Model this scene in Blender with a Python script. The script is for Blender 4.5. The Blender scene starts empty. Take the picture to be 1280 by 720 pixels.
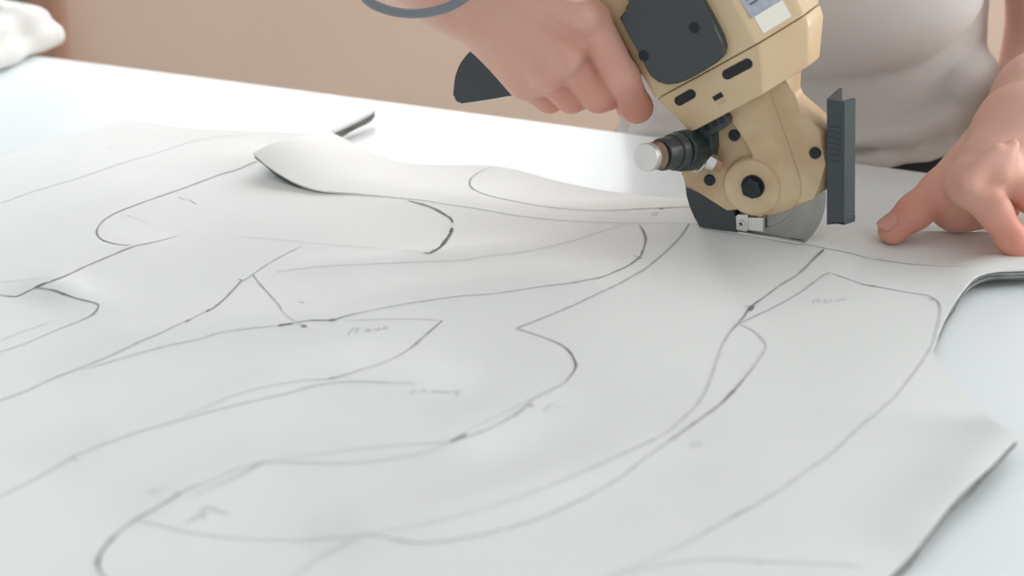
import bpy, bmesh, math, random
import numpy as np
from mathutils import Vector, Matrix
from mathutils.geometry import delaunay_2d_cdt

random.seed(4); rng = np.random.default_rng(4)
SC = bpy.context.scene; COL = SC.collection
ZT = 0.9                                   # height of the table top

# ------------------------------------------------------------------ camera
FPX = 2388.0; PITCH = math.radians(23.5); DIST = 1.0
CAM = np.array([0.0, -math.cos(PITCH)*DIST, ZT + math.sin(PITCH)*DIST])
FW = np.array([0.0, math.cos(PITCH), -math.sin(PITCH)]); RT = np.array([1.0, 0, 0]); UP = np.cross(RT, FW)
cd = bpy.data.cameras.new('camera'); cam = bpy.data.objects.new('camera', cd); COL.objects.link(cam)
cam.location = CAM; cam.rotation_euler = (math.pi/2 - PITCH, 0, 0)
cd.sensor_width = 36; cd.lens = 36*FPX/1280; cd.clip_start = 0.02; cd.clip_end = 50
cd.dof.use_dof = True; cd.dof.focus_distance = 1.035; cd.dof.aperture_fstop = 6.3
SC.camera = cam

def ray(px, py):
    return FW + (px-640)/FPX*RT - (py-360)/FPX*UP
def onz(px, py, h=0.0):                    # point seen at a pixel, at height h above the table top
    d = ray(px, py); t = (ZT + h - CAM[2])/d[2]
    return CAM + t*d
def project(p):
    v = np.asarray(p) - CAM; w = v @ FW
    return 640 + FPX*(v @ RT)/w, 360 - FPX*(v @ UP)/w

# ------------------------------------------------------------------ helpers
def tag(o, label=None, cat=None, group=None, kind=None):
    if label: o['label'] = label
    if cat: o['category'] = cat
    if group: o['group'] = group
    if kind: o['kind'] = kind
    return o
def empty(name, loc=(0, 0, 0), rz=0):
    o = bpy.data.objects.new(name, None); COL.objects.link(o); o.location = loc; o.rotation_euler = (0, 0, rz); o.empty_display_size = .05
    return o
def link(name, me, mats, parent=None, smooth=True, angle=35):
    o = bpy.data.objects.new(name, me); COL.objects.link(o)
    for m in (mats if isinstance(mats, (list, tuple)) else [mats]): me.materials.append(m)
    if smooth:
        me.polygons.foreach_set('use_smooth', [True]*len(me.polygons))
        if angle: me.set_sharp_from_angle(angle=math.radians(angle))
    if parent is not None: o.parent = parent
    return o
def bm_link(name, bm, mats, parent=None, smooth=True, angle=35):
    bmesh.ops.recalc_face_normals(bm, faces=bm.faces)
    me = bpy.data.meshes.new(name); bm.to_mesh(me); bm.free()
    o = link(name, me, mats, parent, smooth, angle)
    if smooth and angle:
        wn = o.modifiers.new('weighted', 'WEIGHTED_NORMAL'); wn.keep_sharp = True; wn.weight = 100
    return o
def np_mesh(name, V, F):
    me = bpy.data.meshes.new(name); n = F.shape[1]
    me.vertices.add(len(V)); me.vertices.foreach_set('co', np.asarray(V, np.float32).ravel())
    me.loops.add(F.size); me.loops.foreach_set('vertex_index', F.astype(np.int32).ravel())
    me.polygons.add(len(F)); me.polygons.foreach_set('loop_start', np.arange(0, F.size, n, dtype=np.int32))
    me.update(calc_edges=True); me.validate()
    return me

def mat(name, col, rough=.5, metal=0, spec=.5, **kw):
    m = bpy.data.materials.new(name); m.use_nodes = True
    b = m.node_tree.nodes['Principled BSDF']
    b.inputs['Base Color'].default_value = (*col, 1); b.inputs['Roughness'].default_value = rough
    b.inputs['Metallic'].default_value = metal; b.inputs['Specular IOR Level'].default_value = spec
    for k, v in kw.items(): b.inputs[k].default_value = v
    return m
def srgb(r, g, b):
    f = lambda c: (c/255/12.92) if c <= 10 else ((c/255+.055)/1.055)**2.4
    return (f(r), f(g), f(b))
def add_noise(m, scale, amt=.06, bump=0, detail=4, col2=None, bscale=None):
    nt = m.node_tree; N = nt.nodes; b = N['Principled BSDF']
    tc = N.new('ShaderNodeTexCoord'); no = N.new('ShaderNodeTexNoise'); no.inputs['Scale'].default_value = scale; no.inputs['Detail'].default_value = detail
    nt.links.new(tc.outputs['Object'], no.inputs['Vector'])
    c = b.inputs['Base Color'].default_value[:]
    mx = N.new('ShaderNodeMix'); mx.data_type = 'RGBA'
    mx.inputs[6].default_value = c; mx.inputs[7].default_value = (*col2, 1) if col2 else tuple(x*(1-amt*2) for x in c[:3]) + (1,)
    rp = N.new('ShaderNodeValToRGB'); rp.color_ramp.elements[0].position = .35; rp.color_ramp.elements[1].position = .7
    nt.links.new(no.outputs['Fac'], rp.inputs[0]); nt.links.new(rp.outputs[0], mx.inputs[0]); nt.links.new(mx.outputs[2], b.inputs['Base Color'])
    if bump:
        n2 = N.new('ShaderNodeTexNoise'); n2.inputs['Scale'].default_value = bscale or scale*4; n2.inputs['Detail'].default_value = 3
        nt.links.new(tc.outputs['Object'], n2.inputs['Vector'])
        bp = N.new('ShaderNodeBump'); bp.inputs['Strength'].default_value = bump; bp.inputs['Distance'].default_value = .001
        nt.links.new(n2.outputs['Fac'], bp.inputs['Height']); nt.links.new(bp.outputs[0], b.inputs['Normal'])
    return m

M = {}
M['table'] = add_noise(mat('white_laminate', (.80, .845, .86), .22, spec=.03), 3, .01)
M['table_leg'] = mat('white_metal', (.75, .76, .77), .4)
M['cloth'] = add_noise(mat('white_cloth', (.80, .815, .80), .95, spec=.15), 14, .012, .12, bscale=900)
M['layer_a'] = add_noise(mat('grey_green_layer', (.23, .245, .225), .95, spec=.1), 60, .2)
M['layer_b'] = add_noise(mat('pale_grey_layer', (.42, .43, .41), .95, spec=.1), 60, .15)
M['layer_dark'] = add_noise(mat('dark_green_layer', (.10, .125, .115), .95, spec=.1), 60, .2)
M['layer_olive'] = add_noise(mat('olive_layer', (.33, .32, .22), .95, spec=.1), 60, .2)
M['cream'] = add_noise(mat('cream_enamel', srgb(216, 192, 153), .38, spec=.45, **{'Coat Weight': .6, 'Coat Roughness': .18}), 22, .05, .03, bscale=300, col2=srgb(206, 178, 140))
M['cream_worn'] = add_noise(mat('worn_cream_enamel', srgb(212, 188, 149), .42, spec=.4, **{'Coat Weight': .6, 'Coat Roughness': .2}), 34, .1, .04, bscale=300, col2=srgb(184, 152, 114))
M['black'] = add_noise(mat('black_plastic', srgb(56, 61, 64), .34, spec=.6), 40, .06, .04, bscale=700)
M['black_deep'] = mat('recess_shade', srgb(30, 31, 34), .6)  # near-black colour stands in for the shade inside slots, holes and sockets
M['slate'] = add_noise(mat('slate_painted_steel', srgb(62, 70, 75), .38, metal=.1), 30, .06)
M['bronze'] = mat('bronze_thread', srgb(150, 128, 110), .3, metal=.9)
M['mark'] = mat('faint_emboss', srgb(104, 110, 114), .5)
M['teal'] = add_noise(mat('dark_teal_metal', srgb(52, 66, 68), .35, metal=.4), 40, .1)
M['screw'] = mat('blackened_screw', srgb(48, 54, 60), .35, metal=.6)
M['steel'] = add_noise(mat('bright_steel', (.72, .71, .69), .22, metal=1), 30, .05)
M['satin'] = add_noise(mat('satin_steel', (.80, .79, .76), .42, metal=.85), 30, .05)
M['copper'] = mat('copper_tip', srgb(176, 140, 116), .35, metal=.8)
M['label'] = add_noise(mat('printed_label', srgb(176, 180, 190), .4), 260, .15, col2=srgb(148, 152, 168))
M['sticker'] = mat('clear_sticker', srgb(238, 234, 222), .08, spec=.8, **{'Coat Weight': .6})
M['label_ink'] = mat('label_ink', srgb(96, 90, 112), .5)
M['cord'] = mat('grey_rubber', srgb(118, 124, 130), .28, spec=.6)
M['shirt'] = add_noise(mat('pale_grey_jersey', (.66, .635, .61), .92, spec=.12, **{'Sheen Weight': .15}), 12, .015, .15, bscale=1200)
M['trousers'] = add_noise(mat('dark_denim', srgb(44, 46, 52), .9), 40, .1, .2, bscale=900)
M['hair'] = add_noise(mat('brown_hair', srgb(62, 44, 34), .5), 60, .2, .3)
M['nail'] = mat('nail', srgb(248, 200, 184), .4, spec=.3, **{'Subsurface Weight': .3, 'Subsurface Scale': .005})
M['eye'] = mat('eye_white', (.8, .8, .78), .2)
M['wall'] = add_noise(mat('beige_wall', (.80, .64, .525), .9, spec=.2), 5, .015, .05, bscale=200)
M['trim'] = mat('terracotta_trim', srgb(172, 134, 114), .8)
M['grey_wall'] = mat('grey_panel', srgb(160, 158, 150), .8)
M['floor'] = add_noise(mat('floor_boards', srgb(150, 132, 112), .5), 6, .08)
M['white_trim'] = mat('window_frame_paint', (.8, .8, .78), .4)
M['folded'] = add_noise(mat('folded_white_cloth', (.82, .81, .78), .95, spec=.1), 20, .02, .15, bscale=500)

# blade: brushed rings around its axis
mb = mat('blade_steel', (.37, .365, .345), .3, metal=1); nt = mb.node_tree; N = nt.nodes
tc = N.new('ShaderNodeTexCoord'); mp = N.new('ShaderNodeMapping'); mp.inputs['Scale'].default_value = (1, 0, 1)
wv = N.new('ShaderNodeTexWave'); wv.wave_type = 'RINGS'; wv.rings_direction = 'SPHERICAL'; wv.inputs['Scale'].default_value = 34; wv.inputs['Distortion'].default_value = .8
nt.links.new(tc.outputs['Object'], mp.inputs[0]); nt.links.new(mp.outputs[0], wv.inputs[0])
mr = N.new('ShaderNodeMapRange'); mr.inputs['To Min'].default_value = .22; mr.inputs['To Max'].default_value = .42
nt.links.new(wv.outputs['Fac'], mr.inputs[0]); nt.links.new(mr.outputs[0], N['Principled BSDF'].inputs['Roughness'])
bp = N.new('ShaderNodeBump'); bp.inputs['Strength'].default_value = .25; bp.inputs['Distance'].default_value = .0006
nt.links.new(wv.outputs['Fac'], bp.inputs['Height']); nt.links.new(bp.outputs[0], N['Principled BSDF'].inputs['Normal'])
M['blade'] = mb

# ink: strength of the pen stroke comes from the stroke itself
mi = mat('pen_ink', (.1, .1, .1), .9, spec=.1); nt = mi.node_tree; N = nt.nodes
at = N.new('ShaderNodeAttribute'); at.attribute_name = 'ink'
mx = N.new('ShaderNodeMix'); mx.data_type = 'RGBA'; mx.inputs[6].default_value = (.80, .815, .80, 1); mx.inputs[7].default_value = (.035, .03, .03, 1)
nt.links.new(at.outputs['Fac'], mx.inputs[0]); nt.links.new(mx.outputs[2], N['Principled BSDF'].inputs['Base Color'])
M['ink'] = mi

# skin: redder towards fingertips and knuckles
ms = mat('skin', (.6, .35, .28), .48, spec=.35, **{'Subsurface Weight': .25, 'Subsurface Scale': .006}); nt = ms.node_tree; N = nt.nodes
ms.node_tree.nodes['Principled BSDF'].inputs['Subsurface Radius'].default_value = (1, .35, .2)
at = N.new('ShaderNodeAttribute'); at.attribute_name = 'flush'
tc = N.new('ShaderNodeTexCoord'); no = N.new('ShaderNodeTexNoise'); no.inputs['Scale'].default_value = 55; no.inputs['Detail'].default_value = 5
nt.links.new(tc.outputs['Object'], no.inputs['Vector'])
ad = N.new('ShaderNodeMath'); ad.operation = 'MULTIPLY_ADD'; ad.inputs[1].default_value = .5; nt.links.new(no.outputs['Fac'], ad.inputs[0])
sb = N.new('ShaderNodeMath'); sb.operation = 'SUBTRACT'; sb.inputs[1].default_value = .25; nt.links.new(at.outputs['Fac'], sb.inputs[0]); nt.links.new(sb.outputs[0], ad.inputs[2])
mx = N.new('ShaderNodeMix'); mx.data_type = 'RGBA'; mx.clamp_factor = True
mx.inputs[6].default_value = (*srgb(222, 184, 166), 1); mx.inputs[7].default_value = (*srgb(212, 140, 120), 1)
nt.links.new(ad.outputs[0], mx.inputs[0]); nt.links.new(mx.outputs[2], N['Principled BSDF'].inputs['Base Color'])
vo = N.new('ShaderNodeTexVoronoi'); vo.inputs['Scale'].default_value = 900; nt.links.new(tc.outputs['Object'], vo.inputs['Vector'])
n3 = N.new('ShaderNodeTexNoise'); n3.inputs['Scale'].default_value = 160; n3.inputs['Detail'].default_value = 4; nt.links.new(tc.outputs['Object'], n3.inputs['Vector'])
am = N.new('ShaderNodeMath'); am.operation = 'MULTIPLY_ADD'; am.inputs[1].default_value = .25; nt.links.new(vo.outputs['Distance'], am.inputs[0]); nt.links.new(n3.outputs['Fac'], am.inputs[2])
bp = N.new('ShaderNodeBump'); bp.inputs['Strength'].default_value = .22; bp.inputs['Distance'].default_value = .0008
nt.links.new(am.outputs[0], bp.inputs['Height']); nt.links.new(bp.outputs[0], N['Principled BSDF'].inputs['Normal'])
M['skin'] = ms

def box_bm(bm, c, s, rz=0):
    r = bmesh.ops.create_cube(bm, size=1, matrix=Matrix.Translation(c) @ Matrix.Rotation(rz, 4, 'Z') @ Matrix.Diagonal((*s, 1)))
    return r['verts']
def bevel_all(bm, w, seg=2):
    bmesh.ops.bevel(bm, geom=bm.edges[:], offset=w, segments=seg, affect='EDGES', profile=.5)
def smooth_path(pts, step, vals=None):
    """Centripetal-ish Catmull-Rom through pts, resampled evenly; vals ride along."""
    P = np.asarray(pts, float); n = len(P); A = []
    W = None if vals is None else np.asarray(vals, float); B = []
    for i in range(n-1):
        p0 = P[max(i-1, 0)]; p1 = P[i]; p2 = P[i+1]; p3 = P[min(i+2, n-1)]
        L = np.linalg.norm(p2-p1); k = max(2, int(L/step))
        d0 = np.linalg.norm(p1-p0) or L; d2 = np.linalg.norm(p3-p2) or L
        m1 = (p2-p0)/(d0+L)*L if i > 0 else (p2-p1); m2 = (p3-p1)/(L+d2)*L if i < n-2 else (p2-p1)
        if i > 0 and np.dot(p2-p1, p1-p0) < .55*L*d0: m1 = p2-p1          # keep sharp corners
        if i < n-2 and np.dot(p3-p2, p2-p1) < .55*L*d2: m2 = p2-p1
        for j in range(k):
            t = j/k; h = (2*t**3-3*t**2+1, t**3-2*t**2+t, -2*t**3+3*t**2, t**3-t**2)
            A.append(h[0]*p1+h[1]*m1+h[2]*p2+h[3]*m2)
            if W is not None: B.append(W[i]*(1-t)+W[i+1]*t)
    A.append(P[-1])
    if W is not None: B.append(W[-1]); return np.array(A), np.array(B)
    return np.array(A)
def tube_bm(bm, pts, r, seg=12, caps=True):
    P = [Vector(p) for p in pts]; rad = r if hasattr(r, '__len__') else [r]*len(P); rings = []; up = None
    for i, p in enumerate(P):
        t = (P[min(i+1, len(P)-1)] - P[max(i-1, 0)]).normalized()
        if up is None: up = t.orthogonal().normalized()
        up = (up - t*up.dot(t)).normalized(); s = t.cross(up)
        rings.append([bm.verts.new(p + (up*math.cos(a) + s*math.sin(a))*rad[i]) for a in (2*math.pi*k/seg for k in range(seg))])
    for a, b in zip(rings, rings[1:]):
        for k in range(seg): bm.faces.new((a[k], a[(k+1) % seg], b[(k+1) % seg], b[k]))
    if caps: bm.faces.new(rings[0][::-1]); bm.faces.new(rings[-1])

# ------------------------------------------------------------------ setting
TE0, TE1 = onz(0, 62), onz(1160, 214)                        # far edge of the table
ED = (TE1-TE0); ED[2] = 0; ED /= np.linalg.norm(ED)          # along that edge (to the right)
EN = np.array([-ED[1], ED[0], 0.0])                          # away from the camera
EYAW = math.atan2(ED[1], ED[0])
def edge_pt(px):                                             # where a pixel column crosses the edge
    y = 62 + (214-62)*px/1160; return onz(px, y)

bm = bmesh.new(); box_bm(bm, (0, .9, -.05), (7, 5.6, .1)); o = bm_link('floor', bm, M['floor'], smooth=False); tag(o, kind='structure')
WY = 1.95
WX0, WX1, WZ0, WZ1 = -.665, 1.75, 1.375, 2.50                  # window opening in the back wall
bm = bmesh.new()
xl = -.69
for (x0, x1, z0, z1) in ((xl, WX0, 0, 2.9), (WX1, 2.5, 0, 2.9), (WX0, WX1, 0, WZ0), (WX0, WX1, WZ1, 2.9)):
    box_bm(bm, ((x0+x1)/2, WY+.06, (z0+z1)/2), (x1-x0, .12, z1-z0))
tag(bm_link('wall_back', bm, M['wall'], smooth=False), kind='structure')
bm = bmesh.new(); box_bm(bm, (xl-.022, WY+.03, 1.45), (.045, .16, 2.9)); bevel_all(bm, .008)
tag(bm_link('trim_1', bm, M['trim']), kind='structure')
bm = bmesh.new(); box_bm(bm, (xl-.044-1.1, WY+.06, 1.45), (2.2, .12, 2.9)); tag(bm_link('wall_left', bm, M['grey_wall'], smooth=False), kind='structure')
def daylight(name, strength, col):
    m = bpy.data.materials.new(name); m.use_nodes = True; nt = m.node_tree; nt.nodes.clear()
    em = nt.nodes.new('ShaderNodeEmission'); ou = nt.nodes.new('ShaderNodeOutputMaterial'); nt.links.new(em.outputs[0], ou.inputs[0])
    em.inputs[0].default_value = (*col, 1); em.inputs[1].default_value = strength; return m
def window(name, loc, rz, w, h, mull, pane):
    win = tag(empty(name, loc, rz), kind='structure'); bm = bmesh.new()
    for (c, s) in (((0, .03, .0125), (w, .07, .025)), ((0, .03, h-.0125), (w, .07, .025)), ((-w/2+.0125, .03, h/2), (.025, .07, h)), ((w/2-.0125, .03, h/2), (.025, .07, h)), ((mull, .03, h/2), (.03, .06, h))):
        box_bm(bm, c, s)
    bm_link('window_frame', bm, M['white_trim'], win, smooth=False)
    bm = bmesh.new(); box_bm(bm, (0, .05, h/2), (w-.04, .01, h-.04)); bm_link('window_pane', bm, pane, win, smooth=False)
window('window_1', ((WX0+WX1)/2, WY, WZ0), 0, WX1-WX0, WZ1-WZ0, .25, daylight('daylight_pane', 9.0, (.965, .985, 1)))
RX, RY0, RY1, RZ0, RZ1 = 2.5, -.6, 1.5, 1.0, 2.45            # window in the wall to the right
bm = bmesh.new()
for (y0, y1, z0, z1) in ((-1.6, RY0, 0, 2.9), (RY1, WY+.12, 0, 2.9), (RY0, RY1, 0, RZ0), (RY0, RY1, RZ1, 2.9)):
    box_bm(bm, (RX+.06, (y0+y1)/2, (z0+z1)/2), (.12, y1-y0, z1-z0))
tag(bm_link('wall_right', bm, M['wall'], smooth=False), kind='structure')
window('window_2', (RX, (RY0+RY1)/2, RZ0), -math.pi/2, RY1-RY0, RZ1-RZ0, 0, daylight('side_daylight_pane', 6.0, (.975, .99, 1)))

# ------------------------------------------------------------------ table
tbl = empty('cutting_table', tuple(edge_pt(560)*[1, 1, 0]), EYAW)
tag(tbl, 'glossy white cutting table spread with pale fabric and paper patterns', 'table')
bm = bmesh.new(); box_bm(bm, (.15, -.6, ZT-.016), (2.6, 1.2, .032)); bevel_all(bm, .004, 3); bm_link('tabletop', bm, M['table'], tbl)
for sx in (-1.05, 1.35):
    for sy in (-.08, -1.12):
        bm = bmesh.new(); box_bm(bm, (sx, sy, (ZT-.032)/2), (.05, .05, ZT-.032)); bevel_all(bm, .004); bm_link('leg', bm, M['table_leg'], tbl)
bm = bmesh.new(); box_bm(bm, (.15, -.1, ZT-.07), (2.35, .025, .076)); box_bm(bm, (.15, -1.1, ZT-.07), (2.35, .025, .076)); bm_link('apron', bm, M['table_leg'], tbl, smooth=False)

# ------------------------------------------------------------------ fabric
TB = .0056                                                   # thickness of the lying stack
def W2(pts, h=TB): return np.array([onz(x, y, h)[:2] for x, y in pts])
def dist_poly(X, Y, P, A):
    """distance to polyline P and the amplitude A interpolated at the foot."""
    best = np.full(X.shape, 1e9); amp = np.zeros(X.shape)
    for i in range(len(P)-1):
        a, b = P[i], P[i+1]; d = b-a; L2 = d @ d
        t = np.clip(((X-a[0])*d[0] + (Y-a[1])*d[1])/L2, 0, 1)
        q = np.hypot(X-a[0]-t*d[0], Y-a[1]-t*d[1]); m = q < best
        best = np.where(m, q, best); amp = np.where(m, A[i]*(1-t)+A[i+1]*t, amp)
    return best, amp
RID = []
def ridge(pts, amps, sigma): RID.append((W2(pts), np.array(amps)*.0016, sigma))
CUT = [(322, 203), (345, 216), (372, 229), (400, 238), (440, 241), (520, 250), (580, 257), (640, 268), (680, 274), (720, 277), (790, 279), (870, 280), (920, 287), (965, 296), (1006, 305)]
CUTA = [2, 2, 2, 2, 2.5, 3, 4, 5, 6, 7, 9, 10.5, 10.5, 10, 8.5]
ridge(CUT + [(1035, 311), (1090, 322)], list(np.array(CUTA)*.71) + [5, 0], .022)
ridge([(60, 480), (180, 428), (290, 412), (420, 401), (520, 379), (620, 367), (720, 353), (790, 332)], [0, 2.2, 3, 3.4, 4, 4.2, 3.5, 0], .017)
ridge([(60, 596), (150, 548), (250, 515), (350, 482), (420, 472), (520, 474), (600, 478)], [0, 2, 2.6, 3.2, 3, 2, 0], .016)
ridge([(150, 660), (230, 615), (330, 577), (440, 562), (560, 552), (650, 508), (700, 480)], [0, 1.6, 2.4, 2.8, 2.8, 1.6, 0], .014)
ridge([(380, 676), (455, 666), (540, 650), (660, 616), (780, 566), (840, 540)], [0, 2.2, 2.6, 2.4, 1.5, 0], .013)
ridge([(960, 500), (1050, 514), (1150, 524), (1260, 541)], [0, .5, .8, 1.5], .010)
ridge([(30, 372), (75, 347), (165, 308), (220, 295)], [0, 2.5, 2, 0], .012)
ridge([(45, 359), (80, 367), (120, 380)], [1, 3, 1], .009)
ridge([(345, 339), (420, 331), (560, 320), (680, 308), (780, 281)], [0, 1.2, 1.6, 1.2, 0], .010)
ridge([(1200, 370), (1216, 347), (1245, 338), (1300, 335)], [1, 3.2, 4, 4], .012)
ridge([(1272, 547), (1215, 605), (1160, 662)], [3.5, 3.5, 2], .014)
ridge([(400, 166), (440, 150), (470, 136)], [.4, 1.6, 2.5], .02)
WAVES = [(rng.uniform(0, 2*np.pi), rng.uniform(18, 60), rng.uniform(0, 6.28)) for _ in range(7)]
def hF(X, Y):
    X = np.asarray(X, float); Y = np.asarray(Y, float); h = np.full(X.shape, TB)
    for P, A, s in RID:
        d, a = dist_poly(X, Y, P, A); h = h + a*np.exp(-.5*(d/s)**2)
    w = sum(np.sin((X*math.cos(a)+Y*math.sin(a))*f+ph) for a, f, ph in WAVES)/7
    return h + .0006*(w+.5)
LIFT = onz(345, 200, TB)[:2]
def hS(X, Y):
    X = np.asarray(X, float); Y = np.asarray(Y, float)
    r = np.hypot((X-LIFT[0]), (Y-LIFT[1]))
    return hF(X, Y) + .0003 + .0135*np.exp(-.5*(r/.035)**2)
def onfab(pts, hf):
    P = np.asarray(pts, float); out = np.zeros((len(P), 3))
    D = FW + (P[:, :1]-640)/FPX*RT - (P[:, 1:]-360)/FPX*UP
    hs = np.linspace(.034, -.001, 160)
    T = (ZT + hs[None, :] - CAM[2])/D[:, 2:3]
    X = CAM[0] + T*D[:, 0:1]; Y = CAM[1] + T*D[:, 1:2]
    g = hs[None, :] - hf(X, Y)
    for i in range(len(P)):
        s = np.nonzero(g[i] <= 0)[0]; k = s[0] if len(s) else len(hs)-1
        t = T[i, k]
        if 0 < k: u = g[i, k-1]/(g[i, k-1]-g[i, k]) if g[i, k-1] != g[i, k] else 0; t = T[i, k-1]*(1-u)+T[i, k]*u
        out[i] = CAM + t*D[i]
    return out

def sheet(name, outline, hf, spacing, thick, drop, material, parent, jitter=0, inset=0):
    """One layer of cloth: filled outline following the height field, with an edge of its own thickness."""
    P = outline[:, :2].copy()
    if jitter or inset:
        n = len(P); ph = rng.uniform(0, 6.28, 4); s = np.cumsum(np.r_[0, np.linalg.norm(np.diff(P, axis=0), axis=1)])
        tn = np.roll(P, -1, 0)-np.roll(P, 1, 0); tn /= np.maximum(np.linalg.norm(tn, axis=1, keepdims=True), 1e-9)
        nn = np.c_[tn[:, 1], -tn[:, 0]]
        area = .5*np.sum(P[:, 0]*np.roll(P[:, 1], -1)-np.roll(P[:, 0], -1)*P[:, 1]); nn *= 1 if area > 0 else -1
        P = P + nn*(inset + jitter*(np.sin(s*210+ph[0])+np.sin(s*95+ph[1])*.8)[:, None])
    lo, hi = P.min(0), P.max(0)
    gx, gy = np.meshgrid(np.arange(lo[0], hi[0], spacing), np.arange(lo[1], hi[1], spacing))
    gx = gx + (np.arange(gx.shape[0]) % 2)[:, None]*spacing/2
    G = np.c_[gx.ravel(), gy.ravel()]
    keep = np.zeros(len(G), bool); n = len(P); dmin = np.full(len(G), 1e9)
    for i in range(n):
        a, b = P[i], P[(i+1) % n]
        c = (a[1] > G[:, 1]) != (b[1] > G[:, 1])
        with np.errstate(divide='ignore', invalid='ignore'):
            xi = (b[0]-a[0])*(G[:, 1]-a[1])/(b[1]-a[1]) + a[0]
        keep ^= c & (G[:, 0] < xi)
        d = b-a; t = np.clip(((G-a) @ d)/max(d @ d, 1e-12), 0, 1); dmin = np.minimum(dmin, np.linalg.norm(G-a-t[:, None]*d, axis=1))
    G = G[keep & (dmin > spacing*.4)]
    V = [Vector(p) for p in P] + [Vector(p) for p in G]
    vs, es, fs, ov, oe, of = delaunay_2d_cdt(V, [(i, (i+1) % n) for i in range(n)], [], 1, 1e-7)
    A = np.array([(v.x, v.y) for v in vs]); Z = hf(A[:, 0], A[:, 1]) - drop + ZT
    bm = bmesh.new(); bv = [bm.verts.new((a[0], a[1], z)) for a, z in zip(A, Z)]
    for f in fs:
        try: bm.faces.new([bv[i] for i in f])
        except ValueError: pass
    for f in bm.faces:
        f.normal_update()
        if f.normal.z < 0: f.normal_flip()
    be = [e for e in bm.edges if len(e.link_faces) == 1]
    r = bmesh.ops.extrude_edge_only(bm, edges=be)
    for v in r['geom']:
        if isinstance(v, bmesh.types.BMVert): v.co.z = max(v.co.z - thick, ZT+.0002)
    me = bpy.data.meshes.new(name); bm.normal_update(); bm.to_mesh(me); bm.free()
    return link(name, me, material, parent, True, 50)

# strokes ------------------------------------------------------------
class Ink:
    def __init__(s, hf): s.hf = hf; s.V = []; s.F = []; s.D = []
    def line(s, pts, width=1.0, dark=.6, smooth=True, lift=.00025):
        """pts: (px, py) or (px, py, darkness)"""
        D = [p[2] if len(p) > 2 else dark for p in pts]
        W = onfab([p[:2] for p in pts], s.hf)[:, :2]
        if smooth and len(W) > 2: Q, D = smooth_path(W, .0022, D)
        else:
            Q = []; DD = []
            for i in range(len(W)-1):
                k = max(2, int(np.linalg.norm(W[i+1]-W[i])/.002))
                for j in range(k): t = j/k; Q.append(W[i]*(1-t)+W[i+1]*t); DD.append(D[i]*(1-t)+D[i+1]*t)
            Q.append(W[-1]); DD.append(D[-1]); Q = np.array(Q); D = np.array(DD)
        n = len(Q); T = np.gradient(Q, axis=0); T /= np.maximum(np.linalg.norm(T, axis=1, keepdims=True), 1e-9)
        Nn = np.c_[-T[:, 1], T[:, 0]]
        wob = 1 + .18*np.sin(np.arange(n)*.9+rng.uniform(0, 6)) + .15*rng.standard_normal(n)
        hw = width*.00043*np.clip(wob, .6, 1.5)*(.75+.4*np.clip(D, 0, 1)); hw[0] *= .5; hw[-1] *= .5
        b = len(s.V)
        for sd in (-1, 1):
            E = Q + sd*Nn*hw[:, None]; z = s.hf(E[:, 0], E[:, 1]) + ZT + lift
            s.V += [(x, y, q) for (x, y), q in zip(E, z)]; s.D += list(D)
        for i in range(n-1): s.F.append((b+i, b+i+1, b+n+i+1, b+n+i))
    def build(s, parent):
        me = np_mesh('drawn_lines', np.array(s.V), np.array(s.F))
        a = me.attributes.new('ink', 'FLOAT', 'POINT'); a.data.foreach_set('value', (np.clip(np.array(s.D), 0, 1)**1.2*.85).astype(np.float32))
        return link('drawn_lines', me, M['ink'], parent, True, None)

def world_outline(px, hf, step=.006):
    W = onfab(px, hf); W = np.vstack([W, W[:1]])
    return smooth_path(W[:, :2], step)[:-1]

F_PX = [(-90, 222), (-20, 203), (60, 178), (105, 164), (158, 147), (190, 154), (235, 159), (310, 163), (370, 165), (404, 164), (440, 151), (468, 136), (466, 141), (440, 155), (412, 168),
        (380, 183), (350, 199), (338, 206), (372, 222), (400, 232), (440, 237), (520, 246), (580, 253), (640, 263), (720, 272), (790, 274), (870, 276), (920, 283), (965, 292), (1003, 300), (1020, 296), (1041, 284), (1100, 287), (1160, 289), (1230, 290), (1330, 292),
        (1330, 337), (1280, 337), (1250, 338), (1225, 343), (1212, 352), (1200, 368), (1188, 386), (1177, 408), (1170, 428), (1167, 441), (1176, 455), (1194, 478), (1218, 505), (1245, 528), (1272, 546),
        (1258, 561), (1230, 589), (1200, 617), (1172, 650), (1150, 679), (1128, 703), (1108, 722), (1040, 800), (960, 900), (300, 920), (-150, 900), (-150, 500)]
fab = empty('fabric_stack', (0, 0, 0))
tag(fab, 'wide pale fabric stack covered in pen-drawn pattern outlines, spread across the table', 'fabric')
FO = world_outline(F_PX, hF)
sheet('top_layer', FO, hF, .0045, .0009, 0, M['cloth'], fab)
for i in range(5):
    sheet('lower_layer', FO, hF, .010, .0008, .00092*(i+1), M[('layer_a', 'layer_b', 'layer_a', 'layer_b', 'layer_a')[i]], fab, jitter=.0004, inset=-.0004)

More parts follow.
